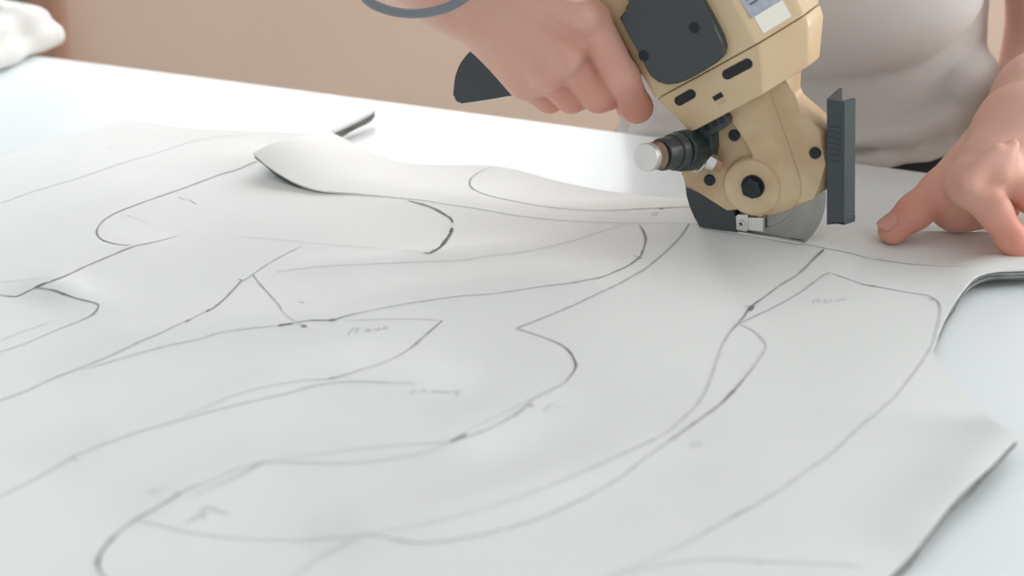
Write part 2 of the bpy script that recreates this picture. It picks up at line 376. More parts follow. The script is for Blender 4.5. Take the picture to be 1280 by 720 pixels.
S_PX = [(316, 191), (330, 184), (370, 171), (408, 163), (428, 172), (450, 184), (480, 196), (515, 204), (560, 206), (617, 207), (650, 213), (700, 227), (750, 237), (790, 243), (860, 248), (920, 258), (990, 274), (1048, 286),
        (1036, 298), (1014, 304.5), (965, 295), (920, 286), (870, 279), (790, 278), (720, 276), (680, 273), (640, 268), (600, 261), (560, 255), (520, 249), (440, 241), (402, 238), (372, 229), (345, 214), (330, 203)]
strip = empty('fabric_strip', (0, 0, 0))
tag(strip, 'narrow pale fabric strip being cut free behind the blade, its left end lifted', 'fabric')
SO = world_outline(S_PX, hS, .004)
sheet('top_layer', SO, hS, .004, .0009, 0, M['cloth'], strip)
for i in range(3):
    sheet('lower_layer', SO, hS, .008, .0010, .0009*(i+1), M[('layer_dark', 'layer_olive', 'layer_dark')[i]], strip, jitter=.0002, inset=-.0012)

K = Ink(hF); L = K.line
L([(330, 199), (308, 207), (297, 212), (273, 219), (225, 237), (190, 249), (150, 264), (133, 273), (124, 282), (121, 290, .75), (124, 297, .8), (133, 302, .7), (147, 305.5, .5), (165, 307, .1)], 1.1, .6)
L([(150, 266), (170, 273), (190, 281)], .8, .07)  # not pen: shade of a faint fold, drawn as a stroke
L([(300, 296), (345, 299), (415, 306), (480, 311), (528, 316, .3)], .8, .13)
L([(510, 251, .5), (530, 256), (545, 262), (555, 268, .95), (563, 273, .9), (566, 279, .9)], 1.5, .8)
L([(565, 285), (563, 292), (557, 301), (549, 310), (537, 317, .8), (529, 316, .6)], 1.9, .95)
L([(555, 284), (568, 282)], .8, .4)
L([(225, 294, .15), (195, 302, .35), (165, 309), (140, 319), (105, 334), (88, 342), (74, 348)], 1.0, .6)
L([(90, 341), (82, 345), (74, 348), (60, 354)], 1.2, .75); L([(60, 353), (52, 356), (42, 361)], 2.2, .9)
L([(42, 361), (33, 365), (20, 371, .8), (0, 369, .6), (-20, 367)], 1.2, .7)
L([(45, 360), (60, 362), (80, 368, .9), (98, 374, .8), (115, 378), (123, 381), (122, 386), (115, 394), (95, 403, .35), (60, 417, .2), (30, 430, .2), (-20, 446, .2)], 1.2, .7)
L([(-20, 432), (0, 426), (30, 414), (62, 403)], 1.0, .16)
L([(0, 352), (30, 350), (75, 347)], .8, .1)  # shade along a raised cloth edge, drawn in as a faint stroke
L([(378, 307, .2), (360, 316), (335, 330), (316, 343), (306, 350), (300, 353)], 1.0, .42)
L([(303, 350), (290, 364), (275, 379), (262, 388), (257, 389)], 1.3, .7); L([(297, 349.5), (304, 350.5)], 1.2, .7)
L([(262, 387), (258, 390)], 2.4, .9); L([(238, 400), (232, 403)], 2.6, .8)
L([(258, 389), (240, 398), (222, 406), (200, 417), (172, 428), (165, 432), (135, 446), (100, 460), (60, 476), (30, 490), (-20, 508)], 1.1, .42)
L([(172, 428.5), (168, 430)], 2.4, .6)
L([(316, 343), (325, 355), (335, 366), (346, 378), (352, 388)], 1.1, .5); L([(352, 388), (358, 394), (370, 402), (380, 408)], 1.0, .25)
L([(377, 407), (384, 409)], 2.2, .8)
L([(100, 463, .15), (125, 456), (160, 446), (180, 440), (215, 431), (250, 424), (270, 417), (300, 412), (320, 410), (348, 407)], .9, .4)
L([(347, 407.5), (357, 406), (367, 404.5)], 1.9, .9)
L([(367, 404.5), (385, 401, .7), (405, 400.5, .8), (417, 400.5, .9), (430, 396, .7), (450, 391, .4), (470, 387), (520, 378), (570, 371), (620, 367), (680, 358, .45), (720, 353, .6), (750, 347, .6), (775, 337, .7), (795, 325, .75), (803, 318, .8)], .95, .4)
L([(410, 401), (420, 400)], 2.4, .9)
L([(792, 320), (802, 323), (794, 325)], .9, .75); L([(801, 319), (805, 309), (807, 298), (804, 289), (799, 281, .5)], 1.4, .75)
L([(861, 280, .8), (855, 290), (840, 307), (820, 325), (800, 340), (770, 357), (740, 371), (700, 389), (665, 403), (645, 411, .6)], 1.2, .5)
L([(645, 411), (665, 417), (685, 424), (703, 432, .8), (712, 440, .9), (718, 450, .9), (720, 458, .85), (717, 465, .75), (707, 478, .5)], 1.1, .5)
L([(707, 478), (690, 488), (665, 501), (658, 508)], 1.3, .3)
L([(707, 478), (680, 490), (640, 512), (600, 531), (580, 541), (565, 550)], 1.4, .2)
L([(664, 503), (650, 514), (635, 524), (612, 536), (600, 541), (580, 548), (562, 553)], 1.3, .45)
L([(583, 543), (572, 549), (562, 553)], 2.6, .75); L([(656, 509), (663, 506.5), (668, 510)], 1.4, .6); L([(655, 512), (640, 522)], 1.6, .5)
L([(562, 553), (540, 563), (510, 570), (470, 576), (420, 579), (380, 578), (345, 577)], 1.4, .16)
L([(562, 553), (500, 556), (440, 562), (380, 570), (345, 575)], 1.0, .1)
L([(345, 576), (330, 578, .4), (318, 584, .5), (300, 594, .3), (270, 607, .2), (240, 620, .12)], 1.5, .3)
L([(330, 577), (305, 583), (275, 596), (250, 606), (226, 616, .5)], 1.3, .25)
L([(224, 618), (200, 633), (170, 650), (150, 664), (135, 680, .65), (125, 694, .75), (122, 705, .75), (126, 716, .6), (136, 730)], 1.9, .5)
L([(226, 617), (220, 619)], 2.6, .6)
L([(175, 651), (200, 657), (230, 664), (260, 669), (300, 673), (380, 675), (440, 671)], 1.4, .12)  # faint cloth fold, its shading drawn with the ink colour
L([(365, 722), (400, 697), (430, 681), (448, 670, .28), (456, 668)], 1.9, .18)
L([(456, 668), (475, 670), (500, 676), (530, 679), (560, 676), (600, 669), (640, 659), (680, 646), (720, 628), (760, 607), (780, 594), (800, 578), (825, 560), (840, 549, .5), (870, 528, .55), (900, 506, .65), (915, 491, .8), (925, 480, .65), (945, 455), (955, 440), (957.5, 433), (954, 425), (945, 416), (935, 410), (924, 405.5)], 1.5, .34)
L([(918, 488), (908, 498)], 2, .75); L([(838, 547), (848, 550)], 1.3, .45)
L([(480, 664, .05), (540, 652, .08), (600, 637, .1), (660, 618, .16), (700, 602, .22), (740, 585), (780, 567), (815, 551, .45), (835, 540), (855, 522), (870, 508), (882, 490), (890, 470), (897, 448), (903, 432), (912, 417, .5), (922, 405, .65)], 1.4, .32)
L([(818, 549), (812, 552)], 2.2, .45)
L([(922, 405), (930, 396, .7), (936, 386, .95), (942, 381, .85), (955, 372), (975, 357), (1000, 341), (1015, 326, .7), (1030, 312, .85)], 1.3, .6)
L([(930, 382.5), (945, 384)], 1, .7); L([(942, 383), (937, 389)], 2.2, .9)
L([(924, 405), (945, 395), (970, 383), (1000, 366), (1020, 351), (1030, 344), (1038, 341)], 1.15, .5)
L([(1040, 342), (1060, 349), (1080, 356), (1092, 358, .8), (1120, 363), (1150, 368), (1160, 369.5, .5), (1168, 374, .7)], .85, .5)
L([(1088, 357), (1095, 358.5)], 1.4, .9); L([(1160, 374), (1170, 375)], .9, .5)
L([(1168, 373), (1173, 379, .7), (1175.5, 388), (1174, 400), (1171, 412), (1166, 430, .3), (1155, 449), (1140, 470), (1118, 497), (1095, 518), (1080, 529), (1060, 548), (1040, 567), (1020, 581), (1000, 595), (980, 610), (960, 622), (940, 634, .4), (922, 643, .55), (905, 653), (880, 667), (850, 683, .25), (820, 697, .2), (800, 706, .2), (760, 721, .2)], 1.35, .33)
L([(927, 640), (918, 645)], 2.4, .6)
L([(760, 722), (820, 708), (860, 701), (900, 698), (950, 701), (1080, 707)], 2.0, .08); L([(942, 703), (952, 703.5)], 2.2, .2)
L([(1004, 305.5), (1030, 310.5), (1060, 316), (1100, 325), (1130, 329.5), (1160, 332, .3), (1215, 333.5, .1)], .8, .5)
L([(345, 340), (380, 335.5), (420, 332), (480, 329), (580, 325), (610, 320), (640, 317), (680, 310), (715, 301), (750, 290), (785, 279)], .8, .22)
L([(432, 400.5), (460, 400), (490, 399), (520, 399), (551, 401)], .8, .26)
L([(553, 401, .8), (545, 408, .7), (530, 421, .6), (520, 430, .7), (505, 441), (490, 449), (470, 457), (440, 466), (422, 472, .5), (410, 474, .6)], 1.05, .42)
L([(420, 472), (409, 474.5)], 1.6, .6)
L([(412, 474), (380, 475), (350, 480), (320, 486), (290, 495), (260, 508), (230, 518)], 1.2, .15)
L([(520, 479, .08), (480, 478), (450, 477), (420, 478), (390, 483), (350, 494), (320, 500), (290, 508), (250, 518), (200, 532), (150, 548), (110, 563), (90, 572), (60, 590), (30, 606), (-30, 637)], 1.35, .27)
L([(95, 570), (88, 573)], 2.6, .5); L([(92, 573), (97, 576)], 1.5, .35)
L([(-20, 259), (0, 254), (40, 240), (100, 222), (150, 205), (200, 190), (230, 180), (260, 173), (310, 168)], 1.0, .13)
# pencilled marks and writing
L([(133, 185), (143, 184)], 1.6, .25); L([(223, 246), (230, 249.5), (236, 249), (245, 255)], 1.1, .3)
L([(366, 378), (372, 377.5), (378, 379), (386, 377), (398, 376.5)], .9, .3); L([(375, 377), (380, 379)], 1.3, .5)
def scribble(strokes, w, d):
    for s in strokes: L(s, w, d)
scribble([[(435, 420), (438, 415), (443, 411), (448, 410), (446, 415), (445, 418)], [(455, 414), (460, 411), (463, 413), (457, 415), (464, 415)], [(467, 414), (469, 411), (471, 414), (474, 410), (476, 413)], [(478, 412), (482, 408), (484, 411), (479, 412)]], .9, .38)
scribble([[(1016, 380), (1018, 375), (1023, 374), (1024, 380)], [(1028, 376), (1032, 375), (1030, 379), (1035, 379)], [(1040, 374), (1036, 377), (1041, 378)], [(1046, 378), (1049, 374), (1052, 377), (1056, 373), (1059, 376)]], .9, .3)
scribble([[(514, 494), (517, 489), (521, 488)], [(527, 491), (530, 488), (533, 491)], [(540, 490), (548, 489), (556, 491), (562, 490)], [(564, 490), (570, 489), (572, 494), (570, 496)], [(572, 490), (578, 488)]], 1.3, .3)
scribble([[(231, 655), (243, 648), (256, 640), (252, 636)], [(250, 636), (266, 634), (276, 640), (287, 641)], [(253, 650), (258, 640)]], 2.0, .25)
scribble([[(678, 515), (686, 508), (694, 505)], [(680, 514), (690, 513)], [(694, 509), (705, 508)]], 1.2, .25)
scribble([[(863, 556), (868, 553), (876, 554), (875, 558), (866, 558), (863, 556)]], 1.1, .3)
scribble([[(186, 614), (196, 613), (206, 610)], [(188, 616), (198, 614)]], 1.6, .12)
K.build(fab)
K = Ink(hS); L = K.line
L([(617, 207.5, .2), (600, 215, .4), (590, 222, .7), (587, 229, .8), (591, 236, .7), (610, 244), (640, 251), (680, 258, .3), (720, 262, .25), (760, 263, .25), (800, 261), (870, 258)], 1.05, .4)
L([(824, 260.5), (829, 261.5)], 1.5, .85); L([(814, 267), (818, 265), (822, 266), (821, 269), (815, 269), (814, 267)], .8, .4)
K.build(strip)

# ------------------------------------------------------------------ rotary cutter
PA, PB = onz(872, 283, .012), onz(1005, 306, .012)
TU = PB-PA; TU[2] = 0; TU /= np.linalg.norm(TU); TM = np.array([-TU[1], TU[0], 0.0])     # along the blade / away from the camera
TO = (PA+PB)/2; TO[2] = ZT
TYAW = math.atan2(TU[1], TU[0])
def T(px, py, k=0.0):                       # point seen at a pixel, k in front of the blade plane, in the cutter's own axes
    d = ray(px, py); P0 = TO - TM*k
    t = ((P0-CAM) @ TM)/(d @ TM); q = CAM + t*d - TO
    return Vector((q @ TU, q @ TM, q[2]))
def TW(px, py, k=0.0):                      # the same in world axes
    v = T(px, py, k); return TO + TU*v.x + TM*v.y + np.array([0, 0, v.z])
cut = empty('rotary_cutter', tuple(TO), TYAW)
tag(cut, 'cream electric round-blade fabric cutter with black cover, held over the fabric', 'cutter')

def prism(name, px, k1, k0, material, bevel=.001, parent=cut, seg=3, smooth_px=False, back_bevel=False):
    pts = [T(x, y, k1) for x, y in px]
    if smooth_px: pts = [Vector(p) for p in smooth_path([tuple(p) for p in pts]+[tuple(pts[0])], .002)[:-1]]
    bm = bmesh.new(); n = len(pts)
    A = [bm.verts.new(p) for p in pts]; B = [bm.verts.new((p.x, -k0, p.z)) for p in pts]
    fa = bm.faces.new(A); bm.faces.new(B[::-1])
    for i in range(n): bm.faces.new((A[i], B[i], B[(i+1) % n], A[(i+1) % n]))
    if bevel:
        es = [e for e in fa.edges]
        bmesh.ops.bevel(bm, geom=es, offset=bevel, segments=seg, affect='EDGES', profile=.5, clamp_overlap=True)
    return bm_link(name, bm, material, parent)
def cyl(name, A, B, r0, r1, material, parent=cut, seg=32, bevel=0):
    A, B = Vector(A), Vector(B); d = (B-A).normalized(); L_ = (B-A).length
    if bevel: pts = [A, A+d*(L_-bevel), A+d*(L_-bevel*.3), B]; rr = [r0, r1, r1-bevel*.4, r1-bevel]
    else: pts = [A, B]; rr = [r0, r1]
    bm = bmesh.new(); tube_bm(bm, pts, rr, seg); return bm_link(name, bm, material, parent)
MM = .001
def screw(px, py, k, r, name='screw', cross=True, parent=cut, h=.0015, m=None):
    c = T(px, py, k+h)
    s = cyl(name, (c.x, -(k-.001), c.z), (c.x, -(k+h), c.z), r, r, m or M['screw'], parent, 24, bevel=.0005)
    if cross:
        bm = bmesh.new()
        for a in (.5, .5+math.pi/2):
            r_ = bmesh.ops.create_cube(bm, size=1, matrix=Matrix.Translation((c.x, -(k+h), c.z)) @ Matrix.Rotation(a, 4, 'Y') @ Matrix.Diagonal((r*1.2, .0005, r*.28, 1)))
        bm_link('slot', bm, M['black_deep'], s, smooth=False)
    return s

# blade
bc = T(948, 238, 0); br = bc.z - .0012
bm = bmesh.new(); prof = [(0, -.0011), (.55*br, -.0011), (.56*br, -.0008), (.80*br, -.0008), (.82*br, -.00065), (br, -.00005)]
nseg = 128; rows = []
for sgn in (1, -1):
    ring0 = [bm.verts.new((0, prof[0][1]*sgn, 0))]
    prev = ring0
    for (r, y) in prof[1:]:
        cur = [bm.verts.new((r*math.cos(2*math.pi*i/nseg), y*sgn, r*math.sin(2*math.pi*i/nseg))) for i in range(nseg)]
        for i in range(nseg):
            j = (i+1) % nseg
            if len(prev) == 1: bm.faces.new((prev[0], cur[i], cur[j]))
            else: bm.faces.new((prev[i], prev[j], cur[j], cur[i]))
        prev = cur
bmesh.ops.remove_doubles(bm, verts=bm.verts, dist=.00011)
o = bm_link('blade', bm, M['blade'], cut, angle=20); o.location = bc

# foot: upright behind the blade, slim sole under the fabric and the visible edge rail
zc = T(940, 293, .004).z
bm = bmesh.new()
a, b = T(872, 281, .0035), T(992, 302, .0035)
box_bm(bm, ((a.x+b.x)/2, .002, .0012), (b.x-a.x, .010, .0024)); bevel_all(bm, .0008)
bm_link('sole_plate', bm, M['steel'], cut)
prism('foot_rail', [(886, 284), (930, 290.5), (970, 297.5), (1002, 303.5), (1000, 305.5), (968, 300), (928, 293), (886, 286.5)], .0036, .0012, M['satin'], .0003)
# black finger guard
prism('blade_guard', [(856, 232), (858, 244), (862, 258), (868, 272), (874, 284), (900, 288), (921, 291), (922, 274), (913, 258), (882, 244)], .0055, .0022, M['black'], .0006)
cl = prism('clamp_plate', [(919, 271), (922, 268), (934, 268), (935, 272), (935, 288), (932, 290), (920, 288)], .0066, .0045, M['steel'], .0006)
screw(926, 280, .0066, .0021, parent=cut, h=.0008, m=M['satin'])
prism('clamp_shoe', [(935, 272), (954, 272), (954, 290), (935, 288)], .0060, .0024, M['satin'], .0005)

# gear case
prism('gear_case', [(860, 158), (853, 185), (852, 206), (852, 218), (854, 235), (882, 246), (911, 256), (920, 262), (928, 268), (938, 271), (950, 271.5), (968, 269.5), (992, 262), (1016, 249), (1031, 239), (1032, 205), (1031.5, 170), (1028, 162), (1014, 150), (1000, 138), (990, 129), (986, 120), (988, 94), (960, 104), (930, 118), (897, 138)], .0105, -.008, M['cream_worn'], .0034, seg=4)
def raised(name, top, base, k1, k0, material):
    A_ = smooth_path([tuple(T(x, y, k1)) for x, y in top], .003); n = len(A_)
    B0 = smooth_path([tuple(T(x, y, k0)) for x, y in base], .001); t = np.linspace(0, len(B0)-1, n); B_ = np.stack([np.interp(t, np.arange(len(B0)), B0[:, i]) for i in range(3)], 1)
    bm = bmesh.new(); rows = []
    for f in (0, .2, .45, .7, .9, 1):                        # rounded shoulder between crest and base
        g = math.sin(f*math.pi/2); rows.append([bm.verts.new((a[0]*(1-f)+b[0]*f, a[1]+(b[1]-a[1])*(1-math.cos(f*math.pi/2)), a[2]*(1-f)+b[2]*f)) for a, b in zip(A_, B_)])
    bm.faces.new(rows[0])
    for p, q in zip(rows, rows[1:]):
        for i in range(n): bm.faces.new((p[i], q[i], q[(i+1) % n], p[(i+1) % n]))
    last = [bm.verts.new((v.co.x, -k0+.004, v.co.z)) for v in rows[-1]]
    for i in range(n): bm.faces.new((rows[-1][i], last[i], last[(i+1) % n], rows[-1][(i+1) % n]))
    bm.faces.new(last[::-1])
    return bm_link(name, bm, material, cut, angle=60)
raised('gear_neck', [(899, 141), (920, 129), (938, 119), (948, 135), (958, 165), (968, 200), (976, 236), (968, 255), (945, 258), (925, 250), (917, 232), (928, 212), (943, 196), (933, 178), (915, 152), (899, 141)],
       [(895, 140), (925, 121), (962, 103), (967, 125), (979, 158), (992, 195), (1003, 236), (990, 261), (950, 269), (915, 256), (908, 232), (922, 206), (944, 196), (932, 176), (913, 151), (895, 140)], .0142, .0104, M['cream_worn'])
c = T(938, 236, .017); cyl('axle_boss', (c.x, -.004, c.z), (c.x, -.0160, c.z), .0168, .0162, M['cream_worn'], cut, 64, bevel=.0025)
# hex bolt with socket
c = T(937, 237, .0215); bm = bmesh.new(); tube_bm(bm, [(c.x, -.0155, c.z), (c.x, -.0205, c.z), (c.x, -.0211, c.z)], [.0056, .0056, .0049], 6); hb = bm_link('hex_bolt', bm, M['screw'], cut, smooth=False)
cyl('washer', (c.x, -.0155, c.z), (c.x, -.0170, c.z), .0064, .0064, M['screw'], cut, 32, bevel=.0003)
cyl('socket', (c.x-.0008, -.0205, c.z-.0004), (c.x-.0008, -.0214, c.z-.0004), .0030, .0030, M['black_deep'], hb, 6)
for (x, y, k) in ((917, 170, .0105), (886, 226, .0105), (1018, 192, .0105)): screw(x, y, k, .0031)

# motor housing: chamfered box swept along its tilted axis
E0 = T(817, 126, .026); Ew = (T(947, 55, .026)-E0); Wf = Ew.length; Ew.normalize()
Ea = (T(745, 0, .026)-E0); Ea = (Ea - Ew*Ea.dot(Ew)).normalized()
W2_ = Wf*193/148; S1 = .0235
def hp(w, s, k): q = E0 + Ew*w + Ea*s; return Vector((q.x, -k, q.z))
def section(w0, w1, wc, kf, kb):
    c = .004
    return [(w0, kf-c), (w0+c*.3, kf-c*.3), (w0+c, kf), (wc-.001, kf), (wc+.001, kf-.0012), (w1-.002, kf-.020), (w1, kf-.0235), (w1, kb+.016), (w1-.003, kb+.012), (wc, kb), (w0+.006, kb), (w0, kb+.006)]
def loft(name, secs, material, parent=cut):
    bm = bmesh.new(); rows = [[bm.verts.new(hp(w, s, k)) for (w, k) in sec] for (s, sec) in secs]; n = len(rows[0])
    for a, b in zip(rows, rows[1:]):
        for i in range(n): bm.faces.new((a[i], a[(i+1) % n], b[(i+1) % n], b[i]))
    bm.faces.new(rows[0][::-1]); bm.faces.new(rows[-1])
    return bm_link(name, bm, material, parent, angle=28)
px2m = Wf/148
loft('motor_housing', [(.0003, section(.0006, W2_-.0006, Wf, .0255, -.036)), (.0009, section(0, W2_, Wf, .0262, -.037)), (.085, section(0, W2_, Wf, .0262, -.037)), (.105, section(.004, W2_-.006, Wf-.004, .0225, -.032)), (.112, section(.014, W2_-.018, Wf-.012, .012, -.022))], M['cream'])
loft('collar', [(-53*px2m, section(17*px2m, 168*px2m, 122*px2m, .0242, -.026)), (-52*px2m, section(16.5*px2m, 170*px2m, 123*px2m, .0250, -.027)), (-14*px2m, section(4.5*px2m, 192*px2m, 144*px2m, .0250, -.034)), (-.0008, section(0, W2_-.0001, Wf, .0250, -.0364)), (-.0002, section(.0005, W2_-.0006, Wf, .0245, -.0358))], M['cream'])
# black cover with stepped edge
prism('motor_cover', [(770, -22), (785, -8), (784, 1), (791, 2.5), (781, 11), (783, 16), (774, 23), (785, 43), (797, 64), (808, 86), (813, 96), (822, 103), (833, 106.5), (846, 105), (862, 99), (880, 89), (895, 79), (903, 71), (905, 61), (901, 47), (890, 25), (876, 0), (862, -25), (850, -42)], .0320, .0255, M['black'], .0055, seg=1)
for (x, y) in ((804, 70), (867, 35)):
    s = screw(x, y, .0316, .0029, m=M['black_deep'], h=.0010)
# vent slots: dark plates on the face, the shade inside put into their colour
def capsule(name, px0, px1, r, k, h, material, parent=cut):
    a, b = T(*px0, k), T(*px1, k); d = (b-a); d.y = 0; L_ = d.length; d.normalize(); nrm = Vector((-d.z, 0, d.x))
    bm = bmesh.new(); pts = []
    for i in range(13): t = math.pi/2+math.pi*i/12; pts.append(a + d*math.cos(t)*r + nrm*math.sin(t)*r)
    for i in range(13): t = -math.pi/2+math.pi*i/12; pts.append(b + d*math.cos(t)*r + nrm*math.sin(t)*r)
    A = [bm.verts.new((p.x, -k-h, p.z)) for p in pts]; B = [bm.verts.new((p.x, -k+.002, p.z)) for p in pts]
    fa = bm.faces.new(A); bm.faces.new(B[::-1])
    for i in range(len(A)): bm.faces.new((A[i], B[i], B[(i+1) % len(A)], A[(i+1) % len(A)]))
    return bm_link(name, bm, material, parent)
capsule('vent_slot', (849, 126), (864, 117.5), .0026, .0250, .0003, M['black_deep'])
capsule('vent_slot', (909, 93), (934.5, 79.5), .0027, .0250, .0003, M['black_deep'])
prism('latch_window', [(890, 121.5), (901, 115), (904.5, 120.5), (893.5, 126.5)], .0253, .0225, M['black_deep'], 0)  # hole drawn as a dark plate, its inner shade painted on
prism('latch_tab', [(893.5, 126.5), (904.5, 120.5), (908, 127), (898, 133)], .0252, .0225, M['cream_worn'], .0003)
# label and clear sticker on the sloping flank
def flank(u, s, off=.0002):      # u: 0 at the front crease .. 1 at the outer edge
    w = Wf + .001 + u*(W2_-.003-Wf); k = .0250 - u*.0188
    n = Vector((0, 0, 0)); q = hp(w, s, k); d1 = hp(Wf+.001, 0, .025)-hp(W2_-.002, 0, .0062); nn = d1.cross(Ea).normalized()
    if nn.y > 0: nn = -nn
    return q + nn*off
def flank_plate(name, u0, u1, s0, s1, material, off=.0002):
    bm = bmesh.new(); c = [flank(u0, s0, off), flank(u1, s0, off), flank(u1, s1, off), flank(u0, s1, off)]; c2 = [flank(u0, s0, -.0004), flank(u1, s0, -.0004), flank(u1, s1, -.0004), flank(u0, s1, -.0004)]
    A = [bm.verts.new(p) for p in c]; B = [bm.verts.new(p) for p in c2]; bm.faces.new(A); bm.faces.new(B[::-1])
    for i in range(4): bm.faces.new((A[i], B[i], B[(i+1) % 4], A[(i+1) % 4]))
    return bm_link(name, bm, material, cut, smooth=False)
flank_plate('sticker', .16, .86, .0030, .0130, M['sticker'])
lb = flank_plate('rating_label', .08, .86, .0126, .060, M['label'], .00035)
bm = bmesh.new()
for i, (s, u0, u1) in enumerate(((.0155, .62, .78), (.0185, .2, .4), (.0185, .62, .76), (.0215, .18, .38), (.0245, .2, .5), (.028, .2, .7), (.0315, .2, .4))):
    c = [flank(u0, s, .00045), flank(u1, s, .00045), flank(u1, s+.0011, .00045), flank(u0, s+.0011, .00045)]
    bm.faces.new([bm.verts.new(p) for p in c])
o = bm_link('label_print', bm, M['label_ink'], cut, smooth=False); mw = o.parent; o.parent = lb

# sharpening knob with bracket
capsule('bracket', (874, 165), (905, 149), .0040, .0170, .0045, M['black'])
for q in ((884, 160), (893, 155), (902, 151)): screw(*q, .0215, .0017, h=.0006, m=M['screw'], cross=False)
a, b = T(874, 186, .012), T(848, 189, .034)
cyl('knob_block', a, b, .0112, .0108, M['teal'], cut, 40, bevel=.0015)
prism('block_arm', [(849, 172), (862, 162), (880, 163), (890, 172), (891, 190), (880, 208), (865, 214), (852, 213), (850, 208), (855, 200)], .0205, .010, M['teal'], .0015)
k0, k1 = T(848, 189, .034), T(825, 193.5, .0475)
cyl('knob_nut', k0, k0+(k1-k0)*.35, .0098, .0098, M['black'], cut, 40, bevel=.0008)
cyl('knob_thread', k0+(k1-k0)*.3, k1, .0086, .0085, M['black'], cut, 40, bevel=.0008)
k2 = T(812.5, 196, .0535); k3 = T(806.5, 197, .058)
bm = bmesh.new(); pts = []; rr = []
for i in range(15): t = i/14; pts.append(Vector(k1).lerp(k2, t)); rr.append(.0068+.0005*(i % 2))
tube_bm(bm, pts, rr, 32); bm_link('spring_collar', bm, M['bronze'], cut)
cyl('push_button', k2, k3, .0073, .0073, M['satin'], cut, 48, bevel=.0006)
a, b, c = T(876, 196, .020), T(893, 205, .017), T(901, 209, .0155)
cyl('adjuster', a, b, .0046, .0046, M['steel'], cut, 28, bevel=.0005); cyl('adjuster_tip', Vector(a).lerp(b, .95), c, .0036, .0036, M['copper'], cut, 6, bevel=.0004)
bm = bmesh.new(); tube_bm(bm, smooth_path([tuple(T(868, 214, .022)), tuple(T(876, 211, .023)), tuple(T(881, 203, .023)), tuple(T(881, 196, .022))], .001), .0010, 8); bm_link('clip_wire', bm, M['steel'], cut)

# guide bar: folded channel, open at the top
gz1 = T(1033.5, 124, .017).z; gz0 = T(1033.5, 281, .017).z
fl, fr = T(1033.5, 124, .017), T(1056, 124, .017)
prof = [(fl.x, -.017), (fr.x, -.017), (fr.x+.0036, -.0100), (fr.x+.0018, -.0086), (fr.x-.0008, -.0153), (fl.x+.0016, -.0153), (fl.x+.0016, .004), (fl.x, .004)]
gsh = T(1033.5, 281, .017).x-fl.x
bm = bmesh.new(); n = len(prof); zs = [gz0, gz0+.0015, gz1-.0006, gz1]; rows = []
for j, z in enumerate(zs):
    row = []
    for (x, y) in prof:
        zz = z; x += gsh*(gz1-z)/(gz1-gz0)
        if j == 0: zz += .0022*max(0, (x-fr.x)/.0036) + (.0012 if x < fl.x+.001 else 0)
        row.append(bm.verts.new((x, y, zz)))
    rows.append(row)
for a, b in zip(rows, rows[1:]):
    for i in range(n): bm.faces.new((a[i], a[(i+1) % n], b[(i+1) % n], b[i]))
bm.faces.new(rows[0][::-1]); bm.faces.new(rows[-1])
gb = bm_link('guide_bar', bm, M['slate'], cut, angle=25)
bm = bmesh.new()
for i in range(7):
    z = T(1043, 160+i*7, .017).z; box_bm(bm, ((fl.x*.55+fr.x*.45)+gsh*(gz1-z)/(gz1-gz0), -.0171, z), (.0062, .0006, .0012))
bm_link('grip_rib', bm, M['slate'], gb, smooth=False)
bm = bmesh.new()
for i in range(5):
    z = T(1062, 253+i*4.6, .0135).z; box_bm(bm, (fr.x+.0019+gsh*(gz1-z)/(gz1-gz0), -.0135, z), (.0004, .0018, .0009+.0003*(i % 2)), -1.1)
bm_link('embossed_mark', bm, M['mark'], gb, smooth=False)
prism('guide_bracket', [(1020, 165), (1034, 172), (1034, 236), (1020, 240)], .004, -.004, M['cream_worn'], .0006)

# handle and cord
prism('handle', [(567, 112), (569, 96), (575, 80), (584, 68), (592, 61), (620, 48), (700, 24), (760, 8), (790, 60), (806, 92), (760, 104), (700, 110), (650, 117), (620, 123), (580, 129), (573, 129.5), (568, 126), (566.5, 119)], .016, -.010, M['black'], .003, seg=4, smooth_px=True)
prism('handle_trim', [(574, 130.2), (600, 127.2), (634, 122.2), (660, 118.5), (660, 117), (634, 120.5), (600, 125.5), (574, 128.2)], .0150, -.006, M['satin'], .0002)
bm = bmesh.new()
def to_local(q): q = np.asarray(q)-TO; return (q @ TU, q @ TM, q[2])
cp = smooth_path([to_local(q) for q in (edge_pt(-700)+EN*.05-np.array([0, 0, .85]), edge_pt(-700)+EN*.02-np.array([0, 0, .05]), edge_pt(-690)-EN*.03+np.array([0, 0, .0035]), onz(-420, 120, .0032), onz(-290, 130, .02), CAM+ray(-160, -20)*1.10, CAM+ray(60, -170)*1.04, CAM+ray(270, -210)*1.0)] + [tuple(T(*q)) for q in ((390, -150, .085), (440, -40, .08), (458, -1, .08), (474, 9, .08), (497, 15.5, .08), (522, 17, .08), (548, 13, .08), (572, 3, .08), (595, -16, .075), (640, -70, .06), (700, -150, .04), (745, -190, .02), (775, -190, .0), (800, -150, -.004))], .003)
tube_bm(bm, cp, .0026, 14); bm_link('power_cord', bm, M['cord'], cut)

